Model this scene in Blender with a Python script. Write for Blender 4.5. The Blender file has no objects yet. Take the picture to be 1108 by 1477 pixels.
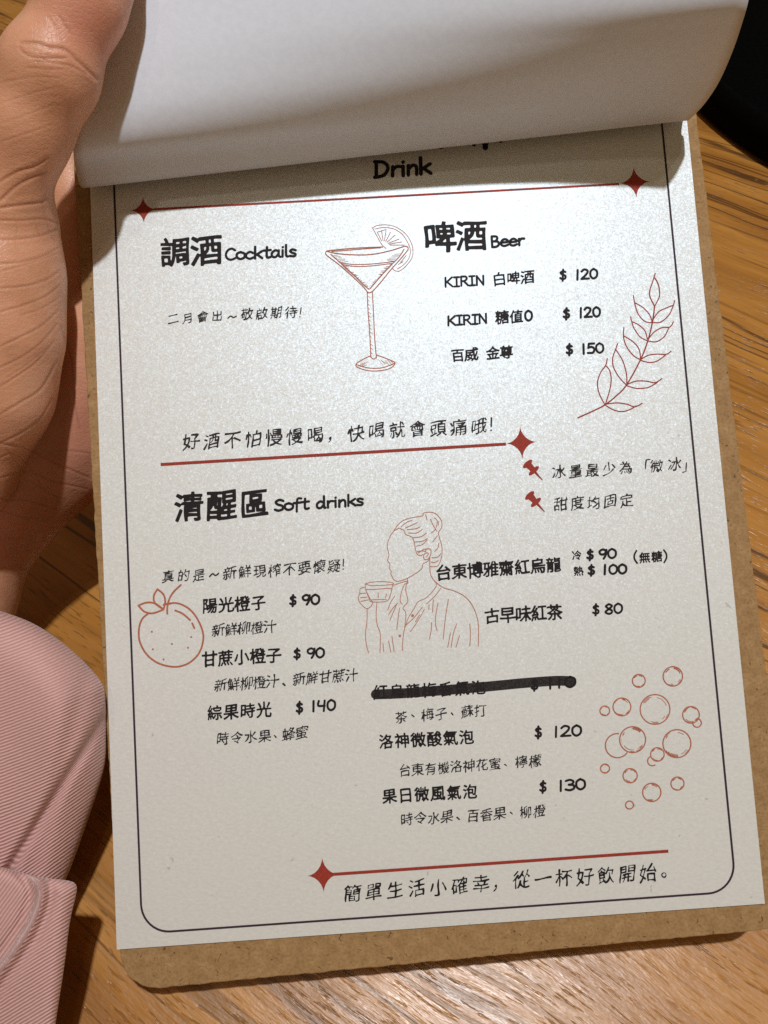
import bpy, bmesh, math, random
import numpy as np
from mathutils import Matrix, Vector

# ------------------------------------------------------------------ camera, light, exposure
sc = bpy.context.scene
C = sc.collection
F = 1120.0; CX, CY = 554.0, 738.5; PW, PH = 1108, 1477
PITCH = math.radians(33.5)
CAM_H = 0.2205
cam_d = bpy.data.cameras.new('camera')
cam = bpy.data.objects.new('camera', cam_d); C.objects.link(cam)
cam_d.sensor_fit = 'VERTICAL'; cam_d.sensor_height = 36.0; cam_d.lens = F/PH*36.0
cam_d.clip_start = 0.005; cam_d.clip_end = 50
cam.location = (0, 0, CAM_H); cam.rotation_euler = (PITCH, 0, 0)
sc.camera = cam
MC = Matrix.Translation((0, 0, CAM_H)) @ Matrix.Rotation(PITCH, 4, 'X')

w = bpy.data.worlds.new('World'); sc.world = w; w.use_nodes = True
w.node_tree.nodes['Background'].inputs[0].default_value = (1.0, 0.69, 0.38, 1)
w.node_tree.nodes['Background'].inputs[1].default_value = 0.165

def lamp(name, loc, power, rad, col):
    l = bpy.data.lights.new(name, 'POINT'); l.energy = power; l.shadow_soft_size = rad; l.color = col
    o = bpy.data.objects.new(name, l); C.objects.link(o); o.location = loc
lamp('ceiling_lamp', (0.16, 0.085, 1.36), 53, 0.018, (0.96, 0.97, 1.0))
lamp('second_ceiling_lamp', (-0.15, -0.22, 1.7), 4, 0.03, (1.0, 0.84, 0.62))
lamp('third_ceiling_lamp', (0.30, 0.03, 1.7), 3, 0.03, (1.0, 0.84, 0.62))

vs = sc.view_settings
vs.view_transform = 'Standard'; vs.look = 'None'; vs.exposure = 0; vs.gamma = 1; vs.use_curve_mapping = False
sc.render.engine = 'CYCLES'
sc.cycles.use_denoising = False
sc.cycles.use_adaptive_sampling = False
sc.cycles.sample_clamp_indirect = 2.0
sc.cycles.max_bounces = 6
sc.cycles.caustics_reflective = False; sc.cycles.caustics_refractive = False

rng = random.Random(7)
nrs = np.random.RandomState(5)

# ------------------------------------------------------------------ geometry of the place
# board frame: u right, v up the sheet, w out of the sheet (mm), from the camera solve
RB = Matrix(((0.9979, -0.0638, 0.0093), (0.0629, 0.9948, 0.0805), (-0.0144, -0.0798, 0.9967)))
TB = Vector((13.388, -94.356, -176.757)) * 0.001
MB = MC @ (Matrix.Translation(TB) @ RB.to_4x4())
MB3 = MB.to_3x3()
MBI = MB.inverted()

def ray(px, py):
    return (MC.to_3x3() @ Vector(((px-CX)/F, -(py-CY)/F, -1.0)))
CAMP = MC.translation
def at_depth(px, py, d):                # d in mm along the camera's axis
    return CAMP + ray(px, py)*(d*0.001)
def on_table(px, py, z=0.0):
    r = ray(px, py); return CAMP + r*((z-CAMP.z)/r.z)
def on_board(px, py, wmm=0.0):          # -> board coordinates in mm
    r = MBI.to_3x3() @ ray(px, py); o = MBI @ CAMP
    q = o + r*((wmm*0.001 - o.z)/r.z)
    return q*1000.0
def UV(px, py):
    q = on_board(px, py); return (q.x, q.y)

# ------------------------------------------------------------------ object helpers
def link_mesh(name, verts, faces, mat, parent=None, smooth=False):
    me = bpy.data.meshes.new(name)
    me.from_pydata([tuple(v) for v in verts], [], [tuple(f) for f in faces])
    me.update()
    if mat: me.materials.append(mat)
    if smooth:
        me.polygons.foreach_set('use_smooth', [True]*len(me.polygons))
    o = bpy.data.objects.new(name, me); C.objects.link(o)
    if parent: o.parent = parent
    return o
def tag(o, label, cat, kind=None):
    o['label'] = label; o['category'] = cat
    if kind: o['kind'] = kind
    return o
def empty(name, mat):
    o = bpy.data.objects.new(name, None); C.objects.link(o); o.matrix_world = mat; o.empty_display_size = .02
    return o

# ------------------------------------------------------------------ materials
class NT:
    def __init__(s, name):
        s.m = bpy.data.materials.new(name); s.m.use_nodes = True
        s.t = s.m.node_tree; s.b = s.t.nodes['Principled BSDF']
    def n(s, typ, **kw):
        x = s.t.nodes.new(typ)
        for k, v in kw.items():
            if k.startswith('i_'): x.inputs[k[2:].replace('_', ' ')].default_value = v
            else: setattr(x, k, v)
        return x
    def l(s, a, b): s.t.links.new(a, b)
    def p(s, **kw):
        for k, v in kw.items(): s.b.inputs[k.replace('_', ' ')].default_value = v
    def ramp(s, fac, stops):
        r = s.n('ShaderNodeValToRGB'); e = r.color_ramp.elements
        while len(e) > 1: e.remove(e[-1])
        e[0].position, e[0].color = stops[0][0], stops[0][1]
        for pos, c in stops[1:]:
            k = e.new(pos); k.color = c
        s.l(fac, r.inputs[0]); return r
    def mix(s, fac, a, b, blend='MIX'):
        x = s.n('ShaderNodeMix', data_type='RGBA', blend_type=blend)
        for inp, v in ((x.inputs[0], fac), (x.inputs[6], a), (x.inputs[7], b)):
            if hasattr(v, 'is_linked') or hasattr(v, 'links'): s.l(v, inp)
            else: inp.default_value = v
        return x.outputs[2]
    def math(s, op, a, b=None, c=None):
        x = s.n('ShaderNodeMath', operation=op)
        for i, v in enumerate((a, b, c)):
            if v is None: continue
            if hasattr(v, 'links'): s.l(v, x.inputs[i])
            else: x.inputs[i].default_value = v
        return x.outputs[0]
    def bump(s, h, strength, dist, normal=None):
        x = s.n('ShaderNodeBump'); x.inputs['Strength'].default_value = strength; x.inputs['Distance'].default_value = dist
        s.l(h, x.inputs['Height'])
        if normal is not None: s.l(normal, x.inputs['Normal'])
        return x.outputs[0]
    def mapping(s, src, scale=(1,1,1), rot=(0,0,0), loc=(0,0,0)):
        m = s.n('ShaderNodeMapping'); m.inputs['Scale'].default_value = scale; m.inputs['Rotation'].default_value = rot; m.inputs['Location'].default_value = loc
        s.l(src, m.inputs['Vector']); return m.outputs[0]
    def noise(s, vec, scale, detail=3, rough=.5, dist=0):
        x = s.n('ShaderNodeTexNoise'); x.inputs['Scale'].default_value = scale; x.inputs['Detail'].default_value = detail
        x.inputs['Roughness'].default_value = rough; x.inputs['Distortion'].default_value = dist
        s.l(vec, x.inputs['Vector']); return x
def g(r, gg=None, b=None):
    return (r, r if gg is None else gg, r if b is None else b, 1)

def mat_wood():
    M = NT('oiled_wood'); tc = M.n('ShaderNodeTexCoord').outputs['Object']
    # x runs along the grain
    gv = M.mapping(tc, rot=(0, 0, math.radians(33.8)))
    warp = M.noise(gv, 9, 2)
    wv = M.n('ShaderNodeVectorMath', operation='SCALE'); M.l(warp.outputs['Color'], wv.inputs[0]); wv.inputs['Scale'].default_value = .02
    av = M.n('ShaderNodeVectorMath', operation='ADD'); M.l(gv, av.inputs[0]); M.l(wv.outputs[0], av.inputs[1])
    v = av.outputs[0]
    broad = M.noise(M.mapping(v, scale=(5, 46, 1)), 1.0, 4, .6)
    fine = M.noise(M.mapping(v, scale=(60, 760, 1)), 1.0, 3, .6)
    pores = M.noise(M.mapping(v, scale=(130, 1150, 1)), 1.0, 2, .5)
    streak = M.noise(M.mapping(v, scale=(2.2, 60, 1), loc=(3, 1, 0)), 1.0, 3, .55)
    base = M.ramp(broad.outputs[0], [(.26, g(.25, .095, .015)), (.42, g(.37, .155, .026)), (.56, g(.50, .228, .046)), (.68, g(.40, .168, .029)), (.80, g(.29, .112, .018))])
    c = M.mix(M.math('MULTIPLY', M.ramp(fine.outputs[0], [(.38, g(1)), (.60, g(0))]).outputs[0], .16), base.outputs[0], g(.20, .085, .025))
    pm = M.noise(M.mapping(v, scale=(14, 60, 1), loc=(2, 5, 0)), 1, 3, .6)
    pr = M.ramp(pores.outputs[0], [(.33, g(1)), (.42, g(0))])
    prm = M.math('MULTIPLY', pr.outputs[0], M.ramp(pm.outputs[0], [(.35, g(.1)), (.65, g(1))]).outputs[0])
    c = M.mix(M.math('MULTIPLY', prm, .62), c, g(.10, .038, .010))
    sr = M.ramp(streak.outputs[0], [(.466, g(0)), (.488, g(1)), (.497, g(1)), (.512, g(0))])
    smask = M.noise(M.mapping(v, scale=(5, 12, 1), loc=(1, 7, 0)), 1, 2)
    sm = M.math('MULTIPLY', sr.outputs[0], M.ramp(smask.outputs[0], [(.42, g(0)), (.56, g(1))]).outputs[0])
    c = M.mix(M.math('MULTIPLY', sm, .8), c, g(.055, .022, .008))
    M.l(c, M.b.inputs['Base Color'])
    gn = M.noise(M.mapping(v, scale=(150, 800, 1)), 1.0, 3, .6)
    h = M.math('SUBTRACT', M.math('ADD', M.math('MULTIPLY', fine.outputs[0], .25), M.math('MULTIPLY', gn.outputs[0], .7)), M.math('MULTIPLY', prm, .7))
    h = M.math('SUBTRACT', h, M.math('MULTIPLY', sm, .25))
    M.l(M.bump(h, .55, .0004), M.b.inputs['Normal'])
    rr = M.ramp(fine.outputs[0], [(.3, g(.42)), (.7, g(.26))]); M.l(rr.outputs[0], M.b.inputs['Roughness'])
    M.p(Specular_IOR_Level=.5)
    return M.m

def mat_mdf():
    M = NT('raw_fibreboard'); tc = M.n('ShaderNodeTexCoord').outputs['Object']
    a = M.noise(tc, 330, 5, .7); b = M.noise(tc, 1500, 2); s = M.noise(tc, 620, 2, .5, 1.5)
    base = M.ramp(a.outputs[0], [(.3, g(.28, .16, .064)), (.55, g(.365, .22, .095)), (.75, g(.43, .275, .13))])
    c = M.mix(M.ramp(s.outputs[0], [(.665, g(0)), (.70, g(.8))]).outputs[0], base.outputs[0], g(.09, .045, .018))
    c = M.mix(M.ramp(b.outputs[0], [(.35, g(.35)), (.55, g(0))]).outputs[0], c, g(.18, .10, .04))
    M.l(c, M.b.inputs['Base Color']); M.p(Roughness=.75, Specular_IOR_Level=.25)
    M.l(M.bump(b.outputs[0], .35, .0002), M.b.inputs['Normal'])
    return M.m

def pearl(M, col, strength=.32):
    """pearlescent sheet: matt base under a layer of small glinting flakes"""
    tc = M.n('ShaderNodeTexCoord').outputs['Object']
    vo = M.n('ShaderNodeTexVoronoi'); vo.inputs['Scale'].default_value = 4600; M.l(tc, vo.inputs['Vector'])
    v2 = M.n('ShaderNodeTexVoronoi'); v2.inputs['Scale'].default_value = 2000; M.l(tc, v2.inputs['Vector'])
    def tilt(v, k):
        s = M.n('ShaderNodeVectorMath', operation='SUBTRACT'); M.l(v.outputs['Color'], s.inputs[0]); s.inputs[1].default_value = (.5, .5, .5)
        q = M.n('ShaderNodeVectorMath', operation='SCALE'); M.l(s.outputs[0], q.inputs[0]); q.inputs['Scale'].default_value = k
        return q.outputs[0]
    geo = M.n('ShaderNodeNewGeometry')
    ad = M.n('ShaderNodeVectorMath', operation='ADD'); M.l(geo.outputs['Normal'], ad.inputs[0]); M.l(tilt(vo, .17), ad.inputs[1])
    ad2 = M.n('ShaderNodeVectorMath', operation='ADD'); M.l(ad.outputs[0], ad2.inputs[0]); M.l(tilt(v2, .07), ad2.inputs[1])
    nn = M.n('ShaderNodeVectorMath', operation='NORMALIZE'); M.l(ad2.outputs[0], nn.inputs[0])
    gl = M.n('ShaderNodeBsdfGlossy'); gl.inputs['Color'].default_value = (.62, .83, 1.0, 1); gl.inputs['Roughness'].default_value = .46
    M.l(nn.outputs[0], gl.inputs['Normal'])
    mx = M.n('ShaderNodeMixShader'); mx.inputs[0].default_value = strength
    M.l(M.b.outputs[0], mx.inputs[1]); M.l(gl.outputs[0], mx.inputs[2])
    out = M.t.nodes['Material Output']; M.l(mx.outputs[0], out.inputs['Surface'])
    fib = M.noise(M.mapping(tc, scale=(1, 1.6, 1), rot=(0, 0, .6)), 900, 4, .6)
    mott = M.noise(tc, 45, 3)
    lo = tuple(x*.93 for x in col[:3])+(1,); hi = tuple(min(1, x*1.05) for x in col[:3])+(1,)
    c = M.ramp(fib.outputs[0], [(.3, lo), (.7, hi)]).outputs[0]
    c = M.mix(M.math('MULTIPLY', mott.outputs[0], .18), c, tuple(x*.86 for x in col[:3])+(1,))
    spk = M.noise(tc, 260, 2, .5, 1)
    c = M.mix(M.ramp(spk.outputs[0], [(.735, g(0)), (.77, g(.5))]).outputs[0], c, g(.32, .29, .25))
    M.l(c, M.b.inputs['Base Color']); M.p(Roughness=.6, Specular_IOR_Level=.2)
    M.l(M.bump(fib.outputs[0], .30, .0002), M.b.inputs['Normal'])

def mat_menu():
    M = NT('pearl_paper'); pearl(M, (.73, .71, .65), .15); return M.m
def mat_page():
    M = NT('plain_paper'); tc = M.n('ShaderNodeTexCoord').outputs['Object']
    f = M.noise(tc, 700, 4, .6); b = M.noise(tc, 60, 3)
    c = M.ramp(f.outputs[0], [(.3, g(.66, .71, .785)), (.7, g(.71, .76, .835))])
    M.l(c.outputs[0], M.b.inputs['Base Color']); M.p(Roughness=.55, Specular_IOR_Level=.35)
    h = M.math('ADD', M.math('MULTIPLY', f.outputs[0], .5), M.math('MULTIPLY', b.outputs[0], .8))
    M.l(M.bump(h, .25, .0002), M.b.inputs['Normal'])
    return M.m
def mat_ink(name, col, rough=.45, spec=.5, edge=.12):
    M = NT(name); tc = M.n('ShaderNodeTexCoord').outputs['Object']
    f = M.noise(tc, 2200, 2)
    c = M.ramp(f.outputs[0], [(.35, tuple(x*(1-edge) for x in col)+(1,)), (.7, tuple(min(1, x*(1+edge*1.6)) for x in col)+(1,))])
    M.l(c.outputs[0], M.b.inputs['Base Color']); M.p(Roughness=rough, Specular_IOR_Level=spec)
    M.l(M.bump(f.outputs[0], .3, .0001), M.b.inputs['Normal'])
    return M.m
def mat_skin():
    M = NT('skin'); tc = M.n('ShaderNodeTexCoord').outputs['Object']
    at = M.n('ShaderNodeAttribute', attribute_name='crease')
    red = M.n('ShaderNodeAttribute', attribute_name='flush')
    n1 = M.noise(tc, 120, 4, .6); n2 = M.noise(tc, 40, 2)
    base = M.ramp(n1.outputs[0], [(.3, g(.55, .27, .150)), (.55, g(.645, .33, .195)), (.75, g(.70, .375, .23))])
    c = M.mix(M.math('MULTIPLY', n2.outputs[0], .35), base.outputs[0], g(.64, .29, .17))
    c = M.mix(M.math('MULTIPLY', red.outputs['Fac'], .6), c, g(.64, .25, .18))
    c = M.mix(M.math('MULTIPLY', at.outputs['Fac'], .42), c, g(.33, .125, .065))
    M.l(c, M.b.inputs['Base Color'])
    M.p(Roughness=.47, Specular_IOR_Level=.42, Subsurface_Weight=.22, Subsurface_Scale=.0022)
    M.b.inputs['Subsurface Radius'].default_value = (1, .35, .2)
    # fine skin lines: stretched cells + small pores
    mv = M.mapping(tc, scale=(1, 1, 1), rot=(.4, .2, .5))
    vo = M.n('ShaderNodeTexVoronoi', feature='DISTANCE_TO_EDGE'); vo.inputs['Scale'].default_value = 1100; M.l(mv, vo.inputs['Vector'])
    cell = M.ramp(vo.outputs['Distance'], [(.0, g(0)), (.12, g(1))])
    st = M.noise(M.mapping(tc, scale=(220, 1400, 700), rot=(0, 0, math.radians(-8))), 1, 3, .6)
    h = M.math('ADD', M.math('MULTIPLY', cell.outputs[0], .25), M.math('MULTIPLY', st.outputs[0], .8))
    h = M.math('ADD', h, M.math('MULTIPLY', n1.outputs[0], .8))
    M.l(M.bump(h, .32, .00035), M.b.inputs['Normal'])
    rr = M.ramp(st.outputs[0], [(.3, g(.50)), (.7, g(.36))]); M.l(rr.outputs[0], M.b.inputs['Roughness'])
    return M.m
def mat_cloth():
    M = NT('pink_twill'); uv = M.n('ShaderNodeUVMap', uv_map='rib').outputs[0]
    sp = M.n('ShaderNodeSeparateXYZ'); M.l(uv, sp.inputs[0])
    tc = M.n('ShaderNodeTexCoord').outputs['Object']
    jit = M.noise(tc, 420, 2)
    ph = M.math('ADD', M.math('MULTIPLY', sp.outputs[1], 2*math.pi), M.math('MULTIPLY', jit.outputs[0], 2.2))
    s = M.math('SINE', ph)
    s = M.math('ADD', M.math('MULTIPLY', s, .5), .5)
    yarn = M.noise(M.mapping(uv, scale=(.9, 2.5, 1)), 1.0, 2)
    big = M.noise(tc, 30, 2)
    c = M.ramp(s, [(.06, g(.41, .21, .185)), (.34, g(.61, .355, .315)), (.9, g(.74, .465, .42))]).outputs[0]
    c = M.mix(M.math('MULTIPLY', yarn.outputs[0], .45), c, g(.52, .29, .275))
    c = M.mix(M.math('MULTIPLY', big.outputs[0], .25), c, g(.70, .41, .40))
    M.l(c, M.b.inputs['Base Color']); M.p(Roughness=.62, Specular_IOR_Level=.35, Sheen_Weight=.25, Sheen_Roughness=.4)
    h = M.math('ADD', s, M.math('MULTIPLY', yarn.outputs[0], .6))
    M.l(M.bump(h, .55, .00040), M.b.inputs['Normal'])
    return M.m
def mat_black():
    M = NT('matt_black'); tc = M.n('ShaderNodeTexCoord').outputs['Object']
    n = M.noise(tc, 500, 3)
    M.l(M.ramp(n.outputs[0], [(.3, g(.0012)), (.7, g(.003))]).outputs[0], M.b.inputs['Base Color'])
    M.p(Roughness=.9, Specular_IOR_Level=.03); return M.m

WOOD, MDF, MENU, PAGE, SKIN, CLOTH, BLACK = mat_wood(), mat_mdf(), mat_menu(), mat_page(), mat_skin(), mat_cloth(), mat_black()
INK = mat_ink('black_ink', (.016, .012, .013), .62, .15)
PEN = mat_ink('thin_black_ink', (.030, .024, .024), .62, .15)
RED = mat_ink('red_ink', (.30, .040, .026), .62, .15)
TERRA = mat_ink('terracotta_ink', (.42, .135, .075), .62, .15)
TERRA_THIN = mat_ink('pale_terracotta_ink', (.45, .19, .12), .62, .15)
BORDER = mat_ink('violet_black_ink', (.040, .024, .034), .62, .15)
MARKER = mat_ink('marker_ink', (.020, .017, .016), .6, .25, .6)

# ------------------------------------------------------------------ table
def rounded_slab(x0, x1, y0, y1, z0, z1, r, bev, mat, name, parent=None, seg=10, rough=0):
    """rounded rectangle plate with small edge bevel"""
    loop = []
    for cx, cy, a0 in ((x1-r, y1-r, 0), (x0+r, y1-r, 90), (x0+r, y0+r, 180), (x1-r, y0+r, 270)):
        for k in range(seg+1):
            a = math.radians(a0+90*k/seg); loop.append((cx, cy, math.cos(a), math.sin(a)))
    # subdivide the straight runs so that the edge can be slightly uneven
    pts = []
    for i in range(len(loop)):
        a = loop[i]; b = loop[(i+1) % len(loop)]
        pa = (a[0]+a[2]*r, a[1]+a[3]*r); pb = (b[0]+b[2]*r, b[1]+b[3]*r)
        L = math.hypot(pb[0]-pa[0], pb[1]-pa[1]); n = max(1, int(L/.0015)) if rough else 1
        for k in range(n):
            t = k/n; nx = a[2]*(1-t)+b[2]*t; ny = a[3]*(1-t)+b[3]*t
            e = rng.uniform(-rough, rough)
            pts.append((pa[0]*(1-t)+pb[0]*t+nx*e, pa[1]*(1-t)+pb[1]*t+ny*e, nx, ny))
    rings = [(-bev, z1), (-bev*.3, z1-bev*.3), (0, z1-bev), (0, z0+bev), (-bev*.3, z0+bev*.3), (-bev, z0)]
    V, Fc = [], []; n = len(pts)
    for off, z in rings:
        for p in pts: V.append((p[0]+p[2]*off, p[1]+p[3]*off, z))
    for k in range(len(rings)-1):
        for i in range(n):
            j = (i+1) % n; Fc.append((k*n+j, k*n+i, (k+1)*n+i, (k+1)*n+j))
    Fc.append(list(range(n))); Fc.append(list(reversed(range((len(rings)-1)*n, len(rings)*n))))
    o = link_mesh(name, V, Fc, mat, parent)
    bm = bmesh.new(); bm.from_mesh(o.data); bmesh.ops.recalc_face_normals(bm, faces=bm.faces); bm.to_mesh(o.data); bm.free()
    return o
table = rounded_slab(-.75, .75, -.45, 1.15, -.03, 0, .01, .002, WOOD, 'wooden_table')
tag(table, 'warm brown wooden table top with diagonal grain under the clipboard', 'table')

# ------------------------------------------------------------------ black tray in the far right corner
p1, p2 = on_table(1008, 172), on_table(1112, 250)
mid = (p1+p2)/2; d = (p2-p1).normalized(); nrm = Vector((-d.y, d.x, 0))
if nrm.y < 0: nrm = -nrm
TR = .17
ctr = mid + nrm*math.sqrt(TR**2-((p2-p1).length/2)**2)
tray = empty('black_tray', Matrix.Translation((ctr.x, ctr.y, 0)))
tag(tray, 'plain matt black round tray lying behind the clipboard, cut by the upper right edge', 'tray')
def lathe(name, prof, seg, mat, parent):
    V, Fc = [], []
    for r, z in prof:
        for k in range(seg):
            a = 2*math.pi*k/seg; V.append((r*math.cos(a), r*math.sin(a), z))
    m = len(prof)
    for i in range(m-1):
        for k in range(seg):
            q = (k+1) % seg; Fc.append((i*seg+k, i*seg+q, (i+1)*seg+q, (i+1)*seg+k))
    return link_mesh(name, V, Fc, mat, parent, True)
lathe('base', [(.0005, .001), (TR-.012, .001), (TR-.012, .004), (.0005, .004)], 128, BLACK, tray)
lathe('rim', [(TR-.0119, .0012), (TR-.002, .002), (TR, .012), (TR, .020), (TR-.002, .0215), (TR-.004, .020), (TR-.005, .012), (TR-.0119, .0042), (TR-.0119, .0012)], 128, BLACK, tray)

# ------------------------------------------------------------------ clipboard
bl = on_board(172, 1428, -.8); br = on_board(1112, 1345, -.8)
ang = math.radians(1.35)
board = empty('clipboard', MB @ Matrix.Translation((.0022, -.0078, -.0007)) @ Matrix.Rotation(ang, 4, 'Z'))
tag(board, 'brown fibreboard clipboard with rounded corners held in the hand above the table', 'clipboard')
rounded_slab(-.0757, .0793, 0, .225, -.0030, 0, .0085, .0003, MDF, 'board', board, rough=.00012)

# ------------------------------------------------------------------ menu sheet and its printing (board frame, metres)
nu, nv = 24, 36
V, Fc = [], []
for k in (0, 1):
    for j in range(nv+1):
        for i in range(nu+1):
            V.append(((-74+148*i/nu)*.001, 210*j/nv*.001, 0 if k == 0 else -.00035))
NN = (nu+1)*(nv+1); idx = lambda i, j, k: k*NN+j*(nu+1)+i
for j in range(nv):
    for i in range(nu):
        Fc.append((idx(i, j, 0), idx(i+1, j, 0), idx(i+1, j+1, 0), idx(i, j+1, 0)))
        Fc.append((idx(i, j, 1), idx(i, j+1, 1), idx(i+1, j+1, 1), idx(i+1, j, 1)))
for i in range(nu):
    Fc.append((idx(i+1, 0, 0), idx(i, 0, 0), idx(i, 0, 1), idx(i+1, 0, 1))); Fc.append((idx(i, nv, 0), idx(i+1, nv, 0), idx(i+1, nv, 1), idx(i, nv, 1)))
for j in range(nv):
    Fc.append((idx(0, j, 0), idx(0, j+1, 0), idx(0, j+1, 1), idx(0, j, 1))); Fc.append((idx(nu, j+1, 0), idx(nu, j, 0), idx(nu, j, 1), idx(nu, j+1, 1)))
menu = link_mesh('menu_sheet', V, Fc, MENU); menu.matrix_world = MB
tag(menu, 'cream pearly drink menu with Chinese lettering and red drawings, lying on the clipboard', 'menu')

level = [0]
def lift():
    level[0] += 1
    return 3.0e-5 + (level[0] % 60)*1.0e-6

def catmull(P, n=6, closed=False):
    P = [np.array(p, float) for p in P]
    if len(P) < 3: return P
    m = len(P); out = []
    rngk = range(m if closed else m-1)
    for i in rngk:
        if closed: a, b, c, d_ = P[(i-1) % m], P[i], P[(i+1) % m], P[(i+2) % m]
        else: a, b, c, d_ = P[max(i-1, 0)], P[i], P[i+1], P[min(i+2, m-1)]
        for k in range(n):
            t = k/n
            out.append(.5*((2*b)+(-a+c)*t+(2*a-5*b+4*c-d_)*t*t+(-a+3*b-3*c+d_)*t**3))
    if not closed: out.append(P[-1])
    return out

class Ink:
    """flat ink strokes on the sheet, in board mm"""
    def __init__(s): s.V, s.F = [], []
    def stroke(s, P, wd, closed=False, smooth=True, n=6, taper=0, cap=True):
        P = [np.array(p, float) for p in P]
        if smooth and len(P) > 2: P = catmull(P, n, closed)
        Q = [P[0]]
        for p in P[1:]:
            if np.linalg.norm(p-Q[-1]) > 1e-4: Q.append(p)
        if closed and len(Q) > 2 and np.linalg.norm(Q[0]-Q[-1]) < 1e-3: Q.pop()
        P = Q; m = len(P); z = lift(); b0 = len(s.V)
        if m == 1: return s.disc(P[0], wd/2)
        for i in range(m):
            a = P[i-1] if (closed or i > 0) else P[i]; c = P[(i+1) % m] if (closed or i < m-1) else P[i]
            t = c-a; t = t/(np.linalg.norm(t)+1e-9); nn = np.array((-t[1], t[0]))
            k = 1.0
            if closed or 0 < i < m-1:
                t1 = P[i]-a; t1 = t1/(np.linalg.norm(t1)+1e-9); k = 1/max(.55, abs(t1 @ t))
            h = wd/2*k
            if taper: h *= 1-taper*abs(2*i/(m-1)-1)**2
            s.V += [(*(P[i]+nn*h), z), (*(P[i]-nn*h), z)]
        for i in range(m if closed else m-1):
            j = (i+1) % m
            s.F.append((b0+2*i+1, b0+2*j+1, b0+2*j, b0+2*i))
        if cap and not closed and not taper:
            for e, q in ((0, 1), (m-1, m-2)):
                t = P[e]-P[q]; a0 = math.atan2(t[1], t[0]); b = len(s.V); N = 7
                for k in range(N):
                    a = a0-math.pi/2+math.pi*k/(N-1)
                    s.V.append((P[e][0]+wd/2*math.cos(a), P[e][1]+wd/2*math.sin(a), z))
                s.F.append(tuple(range(b, b+N)))
    def disc(s, p, r, n=14):
        z = lift(); b = len(s.V)
        for k in range(n):
            a = 2*math.pi*k/n; s.V.append((p[0]+r*math.cos(a), p[1]+r*math.sin(a), z))
        s.F.append(tuple(range(b, b+n)))
    def poly(s, P):
        z = lift(); b = len(s.V)
        cx = sum(p[0] for p in P)/len(P); cy = sum(p[1] for p in P)/len(P)
        s.V.append((cx, cy, z))
        for p in P: s.V.append((p[0], p[1], z))
        n = len(P)
        for k in range(n): s.F.append((b, b+1+k, b+1+(k+1) % n))
    def build(s, name, mat, label=None):
        me = bpy.data.meshes.new(name)
        me.from_pydata([(x*.001, y*.001, z) for x, y, z in s.V], [], s.F); me.update()
        bm = bmesh.new(); bm.from_mesh(me)
        for f in bm.faces:
            f.normal_update()
            if f.normal.z < 0: f.normal_flip()
        bm.to_mesh(me); bm.free()
        me.materials.append(mat)
        o = bpy.data.objects.new(name, me); C.objects.link(o); o.parent = menu
        if label: o['label'] = label
        return o

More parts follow.
